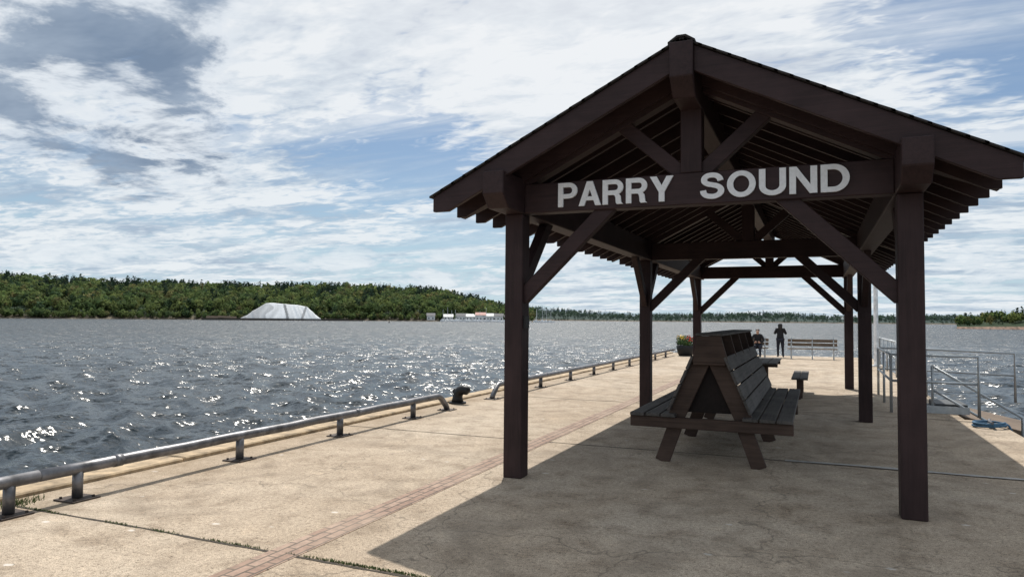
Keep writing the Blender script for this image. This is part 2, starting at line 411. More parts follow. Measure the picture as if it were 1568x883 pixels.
# ------------------------------------------------------------------ double-sided A-frame bench
bn=empty("double_sided_bench")
ya,yb=8.33,12.3
CX=-1.13
fr=MB()
for y in (ya+.03,(ya+yb)/2,yb-.03):
    fr.box(-2.03,-.23,y-.03+(.0),y+.03,.40,.525)
    for s in (-1,1):
        fr.beam((CX+s*.54,y+.062,0),(CX+s*.36,y+.062,.50),.06,.165,up=(1,0,0))
        fr.beam((CX+s*.42,y+.07,.43),(CX+s*.03,y+.07,1.30),.045,.19,up=(1,0,0))
fr.obj("frame",M_benchX,bn,bevel=.006)
st=MB()
for s in (-1,1):
    for k in range(3):
        x0=CX+s*(.37+.18*k); x1=x0+s*.165
        st.box(min(x0,x1),max(x0,x1),ya-.03+random.uniform(-.01,.01),yb+.03,.527,.565)
st.obj("seat_boards",M_benchY,bn,bevel=.006)
bk=MB()
dirv=np.array([-.37,0,.85]); dirv/=np.linalg.norm(dirv)
for s in (-1,1):
    base=np.array([.455,0,.60]); 
    for k in range(4):
        c=base+dirv*(.085+.175*k)
        p0=(CX+s*c[0],ya-.01+random.uniform(-.008,.008),c[2]); p1=(CX+s*c[0],yb+.01,c[2])
        nrm=(s*dirv[2],0,-dirv[0])
        bk.beam(p0,p1,.162,.03,up=nrm)
bk.obj("back_boards",M_benchY,bn,bevel=.005)
tp=MB()
tx0,tx1=CX-.16,CX+.16; z0,z1=1.17,1.47
nd=4
for i in range(nd+1):
    y=ya+.0+(yb-ya-.04)*i/nd
    tp.prism([(tx0-.02,z0),(tx1+.06,z0),(tx1-.02,z1),(tx0+.04,z1)],'y',y,y+.04)
tp.box(tx0-.01,tx1+.03,ya+.001,yb-.001,z0-.03,z0-.002)
tp.obj("planter_box_dividers",M_benchX,bn,bevel=.004)
tp=MB(); tp.box(tx0+.02,tx1+.0,ya-.02,yb+.02,z1+.002,z1+.03)
tp.obj("top_board",M_benchY,bn,bevel=.005)
tp=MB(); tp.beam((CX-.1,ya+.05,z0+.14),(CX-.1,yb-.05,z0+.14),.26,.02,up=(1,0,.0)); tp.obj("slot_shade_sheet",M_black,bn)  # black sheet behind the open slots, stands in for the shade inside them
tp=MB(); tp.prism([(CX-.40,.58),(CX+.40,.58),(CX+.05,1.25),(CX-.05,1.25)],'y',ya+.16,ya+.18); tp.obj("interior_shade_sheet",M_under,bn)  # added dark sheet across the open A-frame end, colours in its interior shade

# ------------------------------------------------------------------ picnic table behind
pt=empty("picnic_table")
m=MB()
for k in range(4): m.box(-1.5+k*.185,-1.5+k*.185+.175,15.9,18.5,.72,.76)
for x0 in (-.48,-2.26):
    for k in range(2): m.box(x0+k*.165,x0+k*.165+.155,15.9,18.3,.43,.47)
m.obj("boards",M_benchY,pt,bevel=.005)
m=MB()
for y in (16.5,17.8):
    m.box(-1.22,-1.04,y-.09,y+.09,0,.66); m.box(-1.5,-.77,y-.04,y+.04,.64,.718)
    for x0 in (-.33,-2.1): m.box(x0-.06,x0+.06,y-.06,y+.06,0,.428)
m.obj("pedestals",M_benchX,pt,bevel=.005)

def park_bench(x0,x1,y,name="park_bench"):
    e=empty(name)
    m=MB()
    for k in range(3): m.box(x0,x1,y-.42+k*.15,y-.42+k*.15+.13,.43,.465)
    for k in range(2): m.beam((x0,y+.07+k*.05,.62+k*.17),(x1,y+.07+k*.05,.62+k*.17),.035,.13)
    m.obj("slats",M_bench2,e)
    m=MB()
    for x in (x0+.15,(x0+x1)/2,x1-.15):
        m.tube([(x,y-.38,0),(x,y-.38,.42),(x,y,.40),(x,y+.15,.92)],.025,8); m.tube([(x,y+.12,0),(x,y,.40)],.025,8)
        m.tube([(x,y-.38,.4),(x,y-.38,.64),(x,y+.05,.64)],.02,8)
    m.obj("frame",M_steel2,e)
park_bench(-1.15,.85,33.7)
park_bench(-3.5,-1.95,33.7)
park_bench(-5.2,-4.0,34.6)

# ------------------------------------------------------------------ pier low rails
def low_rail(ys,y0,y1,slope0,slope1,name="low_pipe_rail"):
    e=empty(name); X=-6.1; r=.052; zt=.275
    m=MB(); pts=[]
    if slope0: pts+=[(X,y0,.02),(X,y0+.05,.09),(X,y0+.24,zt-.03),(X,y0+.34,zt)]
    else: pts+=[(X,y0,zt)]
    n=12
    a=y0+.5; b=y1-.5
    for i in range(n+1): pts.append((X+.005*math.sin(i*1.7),a+(b-a)*i/n,zt+.004*math.sin(i*2.3)))
    if slope1: pts+=[(X,y1-.34,zt),(X,y1-.24,zt-.03),(X,y1-.05,.09),(X,y1,.02)]
    else: pts+=[(X,y1,zt)]
    m.tube(pts,r,16); m.obj("pipe",M_steel,e,smooth=True)
    m=MB()
    for y in ys: m.tube([(X,y,.02),(X,y,zt)],.045,14)
    m.obj("stub_posts",M_steel,e,smooth=True)
    m=MB()
    for y in list(ys)+([y0] if slope0 else [])+([y1] if slope1 else []):
        m.box(X-.13,X+.13,y-.13,y+.13,.0005,.014)
        for i in (-1,1):
            for j in (-1,1): m.tube([(X+i*.09,y+j*.09,.012),(X+i*.09,y+j*.09,.032)],.013,6)
    m.obj("base_plates",M_rust,e)
    m=MB()
    for y in ys[::2]: m.tube([(X,y+.35,zt),(X,y+.43,zt)],r+.006,16)
    m.obj("couplings",M_steel,e,smooth=True)
low_rail([-1.2,.7,2.4,3.79],-3,4.02,False,False)
low_rail([4.38,6.33,8.2,10.15],4.03,11.32,False,True)
low_rail([16.04,18.3,20.5,22.7,24.9,27.1,29.3,31.5],13.25,33.6,True,False)
e=empty("mooring_bollard")
m=MB()
bx,by=-6.4,12.3
m.tube([(bx,by,.0),(bx,by,.03)],.17,20)
m.tube([(bx,by,.03),(bx,by,.10),(bx+.01,by,.18),(bx+.06,by-.01,.245),(bx+.14,by-.02,.27),(bx+.23,by-.03,.255),(bx+.26,by-.03,.235)],[.12,.10,.095,.095,.09,.085,.05],16)
m.tube([(bx+.03,by,.2),(bx-.07,by+.01,.235),(bx-.10,by+.01,.235)],[.08,.06,.03],14)
m.obj("cast_body",M_black,e,smooth=True)

e=empty("flower_planter")
px,py=-5.55,33.4
m=MB()
m.tube([(px,py,0),(px,py,.12),(px,py,.42),(px,py,.48)],[.30,.36,.42,.40],20)
m.obj("barrel",M_black,e,smooth=True)
def leafblob(c,R,n,size,mat,name,parent):
    m=MB()
    for i in range(n):
        d=rng.normal(size=3); d/=np.linalg.norm(d); p=np.array(c)+d*np.array(R)*rng.random()**.4
        a=rng.normal(size=3); a/=np.linalg.norm(a); b=np.cross(a,d); b/=np.linalg.norm(b)+1e-6
        s=size*(.6+.8*rng.random()); m.add([p-a*s,p+b*s*.5,p+a*s,p-b*s*.5],[(0,1,2,3)])
    o=m.obj(name,mat,parent); return o
leafblob((px,py,.64),(.45,.42,.30),1000,.05,M_green,"leaves",e)
leafblob((px-.16,py-.2,.84),(.26,.28,.15),70,.045,M_yel,"yellow_flowers",e)
leafblob((px+.20,py-.2,.78),(.2,.25,.18),70,.045,M_red,"red_flowers",e)

e=empty("light_pole")
m=MB(); m.tube([(2.05,29.5,0),(2.05,29.5,5.6)],[.085,.065],12); m.tube([(2.05,29.5,5.55),(1.9,29.5,5.75),(1.5,29.5,5.85)],.03,8); m.box(1.9,2.2,29.35,29.65,0,.05)
m.obj("pole",M_hull,e,smooth=False)
m=MB(); m.prism([(1.1,5.78),(1.55,5.80),(1.55,5.9),(1.2,5.9)],'y',29.4,29.6); m.obj("lamp_head",M_steel2,e)

def railing(pts,h,name,mid=True,post=True):
    e=empty(name); m=MB()
    P=[np.array(p,float) for p in pts]; up=np.array([0,0,h])
    m.tube([P[0]]+[p+up for p in P]+[P[-1]],.027,10)
    if mid: m.tube([p+up*.55 for p in P],.022,8)
    for i in range(len(P)-1):
        n=max(1,int(round(np.linalg.norm(P[i+1]-P[i])/1.4)))
        for k in range(n):
            q=P[i]+(P[i+1]-P[i])*k/n; m.tube([q,q+up],.024,8)
    m.obj("pipes",M_steel2,e,smooth=True); return e
railing([(1.26,14.75,0),(2.6,14.6,0)],1.05,"gangway_railing")
railing([(1.26,14.75,0),(1.30,18.2,0)],1.05,"gangway_railing")
railing([(1.30,18.2,0),(2.25,18.2,0),(3.9,18.2,-.05)],1.05,"gangway_railing")
railing([(1.95,15.0,-.1),(3.3,14.95,-.95)],.95,"ramp_railing")
railing([(2.2,24,0),(2.2,30,0)],1.05,"gangway_railing")
e=empty("gangway_ramp")
m=MB(); m.add([(2.32,15.1,-.02),(2.32,18.0,-.02),(7.5,18.0,-1.2),(7.5,15.1,-1.2),(2.32,15.1,-.12),(2.32,18.0,-.12),(7.5,18.0,-1.3),(7.5,15.1,-1.3)],[(0,1,2,3),(4,7,6,5),(0,3,7,4),(3,2,6,7),(2,1,5,6),(1,0,4,5)])
m.obj("deck",M_bench2,e)
m=MB(); m.box(7.5,11,13,20,-1.55,-1.15); m.obj("float",M_bench2,e)
e=empty("gangway_steps")
m=MB()
for k in range(2): m.box(1.78+k*.22,2.50,15.0,15.9,.085*k+.002,.085*(k+1))
m.obj("treads",M_dsteel,e,bevel=.008)
m=MB(); m.box(1.76,2.52,14.96,14.995,.0,.13); m.obj("kick_plate",M_steel2,e)
e=empty("mooring_rope")
m=MB(); pts=[]
for i in range(90):
    t=i/89*2*math.pi*4; R=.16+.015*math.sin(t*.4); pts.append((2.5+R*math.cos(t)*1.3,13.3+R*math.sin(t),.03+i*.0006+.01*math.sin(t*1.3)))
pts+=[(2.75,13.25,.05),(2.85,13.2,-.2),(2.9,13.2,-1.2)]
m.tube(pts,.016,8); m.obj("coil",M_rope,e,smooth=True)
e=empty("mooring_cleat")
m=MB(); m.box(2.48,2.56,13.22,13.38,0,.07); m.tube([(2.5,13.08,.10),(2.52,13.2,.085),(2.52,13.4,.085),(2.54,13.52,.10)],.022,10); m.obj("cleat_body",M_steel,e,smooth=False)

# ------------------------------------------------------------------ people
def skin_body(name,joints,edges,radii,mat,parent,root=0,sub=2):
    me=bpy.data.meshes.new(name); me.from_pydata(joints,edges,[]); o=bpy.data.objects.new(name,me); scene.collection.objects.link(o)
    o.modifiers.new('skin','SKIN')
    for i,r in enumerate(radii):
        sv=me.skin_vertices[0].data[i]; sv.radius=(r,r) if not isinstance(r,tuple) else r; sv.use_root=(i==root)
    s=o.modifiers.new('s','SUBSURF'); s.levels=sub; s.render_levels=sub
    me.materials.append(mat); o.parent=parent; return o
def hand(P,hx,s,e,c=(.22,1.13)):
    J=[P(hx,c[0],c[1]),P(hx-s*.03,c[0]+.05,c[1]+.03)]; Eg=[(0,1)]; Rr=[.028,.032]
    for k in range(4):
        b=len(J); z=c[1]+.01+.02*k; J+=[P(hx-s*(.05+.004*k),c[0]+.065,z),P(hx-s*(.085),c[0]+.08,z),P(hx-s*.10,c[0]+.06,z)]
        Eg+=[(1,b),(b,b+1),(b+1,b+2)]; Rr+=[.009,.008,.007]
    b=len(J); J+=[P(hx-s*.04,c[0]+.03,c[1]+.07),P(hx-s*.06,c[0]+.035,c[1]+.10)]; Eg+=[(1,b),(b,b+1)]; Rr+=[.011,.009]
    skin_body("hand_%s"%('l' if s<0 else 'r'),J,Eg,Rr,M_skin,e,0,1)
def woman(x,y):
    e=empty("standing_woman")
    P=lambda a,b,c:(x+a,y+b,c)
    J=[P(0,0,.86),P(-.085,0,.80),P(-.10,-.02,.47),P(-.10,.02,.10),P(-.11,-.09,.045),P(.085,0,.80),P(.10,-.03,.47),P(.11,.02,.10),P(.13,-.09,.045)]
    skin_body("trousers",J,[(0,1),(1,2),(2,3),(3,4),(0,5),(5,6),(6,7),(7,8)],[(.15,.12),.11,.068,.045,.04,.11,.068,.045,.04],M_cloth2,e)
    T=[P(0,0,.78),P(0,.01,1.0),P(0,.0,1.2),P(0,0,1.30),P(-.15,0,1.28),P(-.25,.03,1.06),P(-.12,.22,1.18),P(.15,0,1.28),P(.25,.03,1.06),P(.12,.22,1.18)]
    skin_body("jacket",T,[(0,1),(1,2),(2,3),(3,4),(4,5),(5,6),(3,7),(7,8),(8,9)],[(.20,.15),(.15,.11),(.16,.11),(.10,.08),.068,.055,.036,.068,.055,.036],M_cloth,e)
    H=[P(0,0,1.29),P(0,.01,1.36),P(0,.02,1.42),P(0,.03,1.50)]
    skin_body("neck_and_head",H,[(0,1),(1,2),(2,3)],[.05,.048,.075,.07],M_skin,e)
    skin_body("nose",[P(0,.10,1.455),P(0,.125,1.44)],[(0,1)],[.014,.012],M_skin,e,0,1)
    HR=[P(0,-.01,1.53),P(0,-.045,1.46),P(0,-.06,1.36),P(0,-.08,1.24)]
    skin_body("long_hair",HR,[(0,1),(1,2),(2,3)],[(.09,.085),(.11,.08),(.11,.06),(.08,.03)],M_hair,e)
    for s in (-1,1): hand(P,s*.12,s,e,(.22,1.18))
    m=MB(); m.box(x-.04,x+.04,y+.275,y+.285,1.17,1.32); m.obj("phone",M_black,e)
woman(-1.48,34.3)
def seated(x,y):
    e=empty("seated_person")
    P=lambda a,b,c:(x-a,y-b,c-.03)
    J=[P(0,0,.56),P(-.09,.05,.55),P(-.12,.42,.53),P(-.12,.40,.12),P(-.12,.52,.07),P(.09,.05,.55),P(.12,.42,.53),P(.12,.38,.12),P(.12,.50,.07)]
    skin_body("trousers",J,[(0,1),(1,2),(2,3),(3,4),(0,5),(5,6),(6,7),(7,8)],[(.15,.12),.095,.07,.045,.04,.095,.07,.045,.04],M_cloth2,e)
    T=[P(0,-.01,.60),P(0,.03,.80),P(0,.08,.98),P(0,.11,1.06),P(-.17,.11,1.02),P(-.26,.16,.80),P(-.12,.33,.72),P(.17,.11,1.02),P(.26,.16,.80),P(.12,.33,.72)]
    skin_body("jacket",T,[(0,1),(1,2),(2,3),(3,4),(4,5),(5,6),(3,7),(7,8),(8,9)],[(.17,.13),(.16,.12),(.17,.12),(.10,.08),.07,.052,.038,.07,.052,.038],M_cloth,e)
    H=[P(0,.12,1.06),P(0,.15,1.12),P(0,.17,1.19),P(0,.17,1.26)]
    skin_body("neck_and_head",H,[(0,1),(1,2),(2,3)],[.055,.05,.078,.07],M_skin,e)
    skin_body("nose",[P(0,.245,1.20),P(0,.27,1.185)],[(0,1)],[.014,.012],M_skin,e,0,1)
    skin_body("short_hair",[P(0,.15,1.31),P(0,.10,1.25),P(0,.09,1.16)],[(0,1),(1,2)],[(.085,.075),(.09,.07),(.065,.05)],M_hair,e)
    for s in (-1,1): hand(P,s*.12,s,e,(.33,.70))
seated(-2.38,33.45)

# ------------------------------------------------------------------ lake surface
def lake():
    ang=np.radians(np.concatenate([np.linspace(-180,-40,60,endpoint=False),np.linspace(-40,-18,120,endpoint=False),np.linspace(-18,64,820,endpoint=False),np.linspace(64,90,100,endpoint=False),np.linspace(90,180,40)]))
    r=[2.5]
    while r[-1]<6000: r.append(r[-1]*(1.0085 if r[-1]<110 else 1.02))
    r=np.array(r); A,R=np.meshgrid(ang,r)
    X=-np.sin(A)*R; Y=np.cos(A)*R; Z=np.zeros_like(X); DX=np.zeros_like(X); DY=np.zeros_like(X)
    cell=R*.0085
    g=np.random.default_rng(3)
    for i in range(90):
        lam=.32*(11**(g.random()**1.1)); th=rad(205)+g.normal(0,.55)
        kx,ky=math.cos(th)*2*math.pi/lam,math.sin(th)*2*math.pi/lam; ph=g.random()*6.28
        a=.0078*lam*(.6+.8*g.random())*(1.0 if lam<2.0 else .75)
        w=np.clip((lam/cell-2.5)/2.5,0,1)
        ph_=kx*X+ky*Y+ph
        Z+=a*w*np.cos(ph_); DX-=a*w*.9*math.cos(th)*np.sin(ph_); DY-=a*w*.9*math.sin(th)*np.sin(ph_)
    co=np.stack([X+DX,Y+DY,Z+ZW],-1).reshape(-1,3).astype(np.float32)
    nr,na=X.shape
    i=np.arange(nr-1)[:,None]*na+np.arange(na-1)[None,:]
    q=np.stack([i,i+1,i+na+1,i+na],-1).reshape(-1,4)[:,::-1].astype(np.int32)
    me=bpy.data.meshes.new("lake_water"); me.vertices.add(len(co)); me.vertices.foreach_set('co',co.ravel())
    me.loops.add(q.size); me.loops.foreach_set('vertex_index',q.ravel()); me.polygons.add(len(q))
    me.polygons.foreach_set('loop_start',np.arange(0,q.size,4,dtype=np.int32)); me.polygons.foreach_set('use_smooth',np.ones(len(q),bool))
    me.update(calc_edges=True); me.validate()
    o=bpy.data.objects.new("lake_water",me); scene.collection.objects.link(o); me.materials.append(M_water)
    if me.polygons[0].normal.z<0: me.flip_normals()
lake()

# ------------------------------------------------------------------ hills & forests
def trimesh(name,V,F,C,mat,parent=None):
    V=V.reshape(-1,3).astype(np.float32); F=F.astype(np.int32)
    me=bpy.data.meshes.new(name); me.vertices.add(len(V)); me.vertices.foreach_set('co',V.ravel())
    k=F.shape[1]; me.loops.add(F.size); me.loops.foreach_set('vertex_index',F.ravel()); me.polygons.add(len(F))
    me.polygons.foreach_set('loop_start',np.arange(0,F.size,k,dtype=np.int32)); me.update(calc_edges=True)
    a=me.color_attributes.new('Col','FLOAT_COLOR','POINT')
    C4=np.concatenate([C.reshape(-1,3),np.ones((len(V),1))],1).astype(np.float32); a.data.foreach_set('color',C4.ravel())
    o=bpy.data.objects.new(name,me); scene.collection.objects.link(o); me.materials.append(mat)
    if parent: o.parent=parent
    return o
def fbm(b,seed,f0=1.,n=5):
    g=np.random.default_rng(seed); s=np.zeros_like(b,dtype=float)
    for i in range(n): s+=np.sin(b*f0*2**i*(1+.3*g.random())+g.random()*6.28)/1.7**i
    return s/2
def make_forest(name,bear,elev,r0,r1,ntrees,th,K,pal,haze,b0,b1,seed,pine_frac=.35,shore=(.12,.10,.075),front=.0,card=1.0,crest=0):
    g=np.random.default_rng(seed)
    top=lambda b: np.interp(b,bear,elev)
    def ground(b,t):
        H=np.tan(np.radians(top(b)))*r1+1.65-th*1.0
        H=np.maximum(H,1.0)+crest*fbm(b,seed+21,1.7,4)
        prof=np.clip(t,0,1.0)**.75
        bumpy=fbm(b,seed,.35)*.06*np.sin(np.clip(t,0,1)*math.pi)+fbm(b*1.3+t*3,seed+1,.9)*.05*np.sin(np.clip(t,0,1)*math.pi)
        z=-.6+ (H+.6)*np.clip(prof+bumpy,0,1.02)
        z=np.where(t>1,H*(1-(t-1)*.5),z)
        return z
    nb,nt=220,26
    Bv,Tv=np.meshgrid(np.linspace(b0,b1,nb),np.concatenate([[-.06,-.012],np.linspace(0,1.6,nt-2)]))
    shorevar=fbm(Bv,seed+5,1.1)*.03*(r1-r0)
    Rr=r0+(r1-r0)*Tv+shorevar; Zz=np.where(Tv<-.02,ZW-1,np.where(Tv<0,ZW+.3,ground(Bv,Tv)))
    a=np.radians(Bv); V=np.stack([-np.sin(a)*Rr,np.cos(a)*Rr,Zz],-1)
    i=np.arange(nt-1)[:,None]*nb+np.arange(nb-1)[None,:]
    F=np.stack([i,i+1,i+nb+1,i+nb],-1).reshape(-1,4)
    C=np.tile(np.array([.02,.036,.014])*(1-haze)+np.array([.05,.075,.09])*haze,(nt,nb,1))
    C[0:3]=np.array(shore)*(.5+.8*g.random((3,nb,1)))
    par=empty(name)
    trimesh("hillside",V,F,C,M_ground,par)
    b=g.uniform(b0,b1,ntrees); t=g.random(ntrees)**.8*1.12+front
    nf=ntrees//12; t[:nf]=g.uniform(-.01,.03,nf)+front
    R=r0+(r1-r0)*t+fbm(b,seed+5,1.1)*.03*(r1-r0); z=ground(b,t); a=np.radians(b)
    base=np.stack([-np.sin(a)*R,np.cos(a)*R,z-.3],-1)
    cl=fbm(b*1.0+t*2,seed+9,1.6)+g.normal(0,.35,ntrees)
    pine=(cl+ (t-.75)*1.5)>np.quantile(cl+(t-.75)*1.5,1-pine_frac)
    h=th*np.where(pine,g.uniform(.7,1.35,ntrees),g.uniform(.5,1.0,ntrees)); 
    h*=np.where(t<.05,.55,1)
    rad_=np.where(pine,h*g.uniform(.17,.24,ntrees),h*g.uniform(.32,.45,ntrees))
    pal=np.array(pal); ci=np.clip(((fbm(b*1.7+t*5,seed+3,2.)+g.normal(0,.4,ntrees))*.5+.5)*(len(pal)-1),0,len(pal)-1.001)
    c0=pal[ci.astype(int)]*(1-(ci%1))[:,None]+pal[ci.astype(int)+1]*(ci%1)[:,None]
    pc=np.array([.020,.038,.018])*g.uniform(.7,1.4,(ntrees,1)); col=np.where(pine[:,None],pc,c0*g.uniform(.75,1.25,(ntrees,1)))
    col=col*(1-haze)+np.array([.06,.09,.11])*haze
    u=g.random((ntrees,K)); ph=g.random((ntrees,K))*6.283
    tt_p=1-np.sqrt(1-u*.98)
    lay=np.floor(tt_p*7)/7+ .03
    rp=(1-lay)*(.75+.5*g.random((ntrees,K)))*np.sqrt(g.random((ntrees,K))*.7+.3)
    zp=.12+.88*tt_p
    cu=g.uniform(-1,1,(ntrees,K)); rr=(.7+.3*g.random((ntrees,K)))*(1+.25*np.sin(ph*3+cu*4+g.random((ntrees,1))*6))
    rd=np.sqrt(1-cu**2)*rr; zd=.56+.42*cu*rr
    P_=pine[:,None]
    rr_=np.where(P_,rp,rd)*rad_[:,None]; zz=np.where(P_,zp,zd)*h[:,None]
    ctr=np.stack([np.cos(ph)*rr_,np.sin(ph)*rr_,zz],-1)+base[:,None,:]
    sz=(np.where(P_,.48,.54)*rad_[:,None]*g.uniform(.6,1.3,(ntrees,K)))*card
    d1=g.normal(size=(ntrees,K,3)); d1[...,2]*=np.where(P_,.35,.8); d1/=np.linalg.norm(d1,axis=-1,keepdims=True)
    out=np.stack([np.cos(ph),np.sin(ph),np.where(P_,.6,cu*1.2)],-1); d2=np.cross(d1,out); d2/=np.linalg.norm(d2,axis=-1,keepdims=True)+1e-6
    tri=np.stack([ctr-d1*sz[...,None]*.8,ctr+d1*sz[...,None]*.8,ctr+d2*sz[...,None]],-2)
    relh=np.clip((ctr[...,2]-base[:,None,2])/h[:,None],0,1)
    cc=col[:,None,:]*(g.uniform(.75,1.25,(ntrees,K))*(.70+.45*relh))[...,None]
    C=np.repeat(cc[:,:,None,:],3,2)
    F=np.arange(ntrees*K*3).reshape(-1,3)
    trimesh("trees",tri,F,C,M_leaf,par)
    w=rad_*.07
    o1=np.array([1.,0,0]); V=np.stack([base-o1*w[:,None],base+o1*w[:,None],base+np.array([0,0,1.])*(h*.8)[:,None]],1)
    trimesh("trunks",V,np.arange(ntrees*3).reshape(-1,3),np.tile(np.array([.05,.04,.03]),(ntrees*3,1)),M_ground,par)
pal=[(.04,.07,.026),(.075,.115,.034),(.11,.155,.044),(.15,.18,.052),(.06,.095,.03),(.15,.14,.05)]
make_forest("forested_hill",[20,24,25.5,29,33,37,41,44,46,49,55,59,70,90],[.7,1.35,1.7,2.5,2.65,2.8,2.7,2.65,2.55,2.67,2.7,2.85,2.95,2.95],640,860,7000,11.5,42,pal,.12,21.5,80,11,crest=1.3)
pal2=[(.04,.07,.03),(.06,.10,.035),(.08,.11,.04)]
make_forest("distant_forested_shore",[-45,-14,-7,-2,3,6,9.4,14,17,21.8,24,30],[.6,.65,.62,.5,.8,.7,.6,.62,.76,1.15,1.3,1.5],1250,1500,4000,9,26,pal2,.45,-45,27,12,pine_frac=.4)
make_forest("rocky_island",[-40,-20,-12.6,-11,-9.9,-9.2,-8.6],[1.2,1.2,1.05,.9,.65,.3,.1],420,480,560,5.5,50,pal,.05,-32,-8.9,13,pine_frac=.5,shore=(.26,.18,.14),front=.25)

def pol(b,r,z=0):
    a=rad(b); return np.array([-math.sin(a)*r,math.cos(a)*r,z])
def salt():
    e=empty("salt_pile")
    c=pol(41.2,600); t=np.array([math.cos(rad(41.2)),math.sin(rad(41.2)),0]); n=np.array([-math.sin(rad(41.2)),math.cos(rad(41.2)),0])
    nu,nv=120,60
    u,v=np.meshgrid(np.linspace(-1,1,nu),np.linspace(-1,1,nv))
    g=np.random.default_rng(5)
    prof=np.interp(u,[-1,-.8,-.6,-.38,-.22,.1,.45,.62,.78,.92,1],[0,.26,.62,.97,1.0,.93,.87,.78,.45,.12,0])
    cross=np.clip(1-np.abs(v),0,1)**.9
    w=u*9+.8*np.sin(v*3+u*4)
    gul=(.05*np.sin(w*2.1+.5)+.03*np.sin(w*5.3+v*2))*np.clip(1-cross*1.3,0,1)
    z=ZW+.9+13.0*np.minimum(prof,cross*1.35)*(1+gul*1.5)
    V=c+t*(u*31)[...,None]+n*(v*19)[...,None]; V[...,2]=z
    s=.78+.07*np.sin(w*2.1+2.2)+.04*np.sin(w*5.3+1)+.04*g.normal(size=u.shape)
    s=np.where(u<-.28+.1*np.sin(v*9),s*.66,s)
    s=np.where((np.abs(u-(.02+.14*np.abs(v)))<.03)&(cross<.7),.3,s); s=np.where((np.abs(u-(.5+.2*(1+v)))<.03)&(cross<.7),.36,s)
    s=np.clip(s,.2,.87); C=np.stack([s*.98,s,s*1.02],-1)
    i=np.arange(nv-1)[:,None]*nu+np.arange(nu-1)[None,:]
    F=np.stack([i,i+1,i+nu+1,i+nu],-1).reshape(-1,4)
    o=trimesh("mound",V,F,C,M_ground,e); o.data.polygons.foreach_set('use_smooth',np.ones(len(F),bool))
    m=MB()
    for b0,b1,z in ((36.2,46.8,1.0),(35.0,37,0.2)):
        p=pol(b0,585,0);q=pol(b1,585,0); m.beam((p[0],p[1],ZW+z/2),(q[0],q[1],ZW+z/2),3,z+1.2)
    m.obj("dock_wall",simple("dark_dock_face",(.07,.06,.05),.9),e)
salt()
e=empty("conveyor_shed")
m=MB(); p=pol(45.7,592); q=pol(44.4,592); m.beam((p[0],p[1],1.2),(q[0],q[1],.6),5,1.4); q2=pol(46.5,592); m.beam((p[0],p[1],.6),(q2[0],q2[1],.6),5,2.0); m.obj("body",simple("tan_shed",(.3,.22,.16),.8),e)

def house(b,r,w,d,h,roofm):
    e=empty("waterfront_house"); c=pol(b,r); a=rad(b)
    t=np.array([math.cos(a),math.sin(a),0]); n=np.array([-math.sin(a),math.cos(a),0]); zb=-.4
    def W(u,v,z): return tuple(c+t*u+n*v+np.array([0,0,z+zb]))
    m=MB(); vs=[W(-w/2,-d/2,0),W(w/2,-d/2,0),W(w/2,d/2,0),W(-w/2,d/2,0),W(-w/2,-d/2,h),W(w/2,-d/2,h),W(w/2,d/2,h),W(-w/2,d/2,h)]
    m.add(vs,[(0,3,2,1),(4,5,6,7),(0,1,5,4),(1,2,6,5),(2,3,7,6),(3,0,4,7)]); m.add([W(-w/2,-d/2,h),W(-w/2,d/2,h),W(-w/2,0,h+d*.3)],[(0,1,2)]); m.add([W(w/2,-d/2,h),W(w/2,d/2,h),W(w/2,0,h+d*.3)],[(0,1,2)])
    m.obj("walls",M_wall,e)
    m=MB(); m.add([W(-w/2-.4,-d/2-.5,h-.25),W(w/2+.4,-d/2-.5,h-.25),W(w/2+.4,0,h+d*.3+.15),W(-w/2-.4,0,h+d*.3+.15),W(w/2+.4,d/2+.5,h-.25),W(-w/2-.4,d/2+.5,h-.25)],[(0,1,2,3),(3,2,4,5)]); m.obj("roof",roofm,e)
    m=MB(); k=int(w/2.4)
    for i in range(k):
        u=-w/2+w*(i+.5)/k; m.add([W(u-.5,-d/2-.03,1.0),W(u+.5,-d/2-.03,1.0),W(u+.5,-d/2-.03,2.3),W(u-.5,-d/2-.03,2.3)],[(0,1,2,3)])
    m.obj("windows",M_glass,e)
for b,w,h,rm in ((29.7,7,4.0,M_roofg),(28.3,8,3.2,M_wall),(27.3,8,4,M_roofg),(26.5,9,3.6,M_wall),(25.7,9,5,M_roofr),(25.0,10,4.2,M_wall),(24.3,9,4.2,M_roofg),(23.4,8,3.2,M_roofg),(22.7,6,3.6,M_wall),(8.8,8,3,M_roofg)):
    house(b,632 if b>10 else 1225,w,7,h,rm)
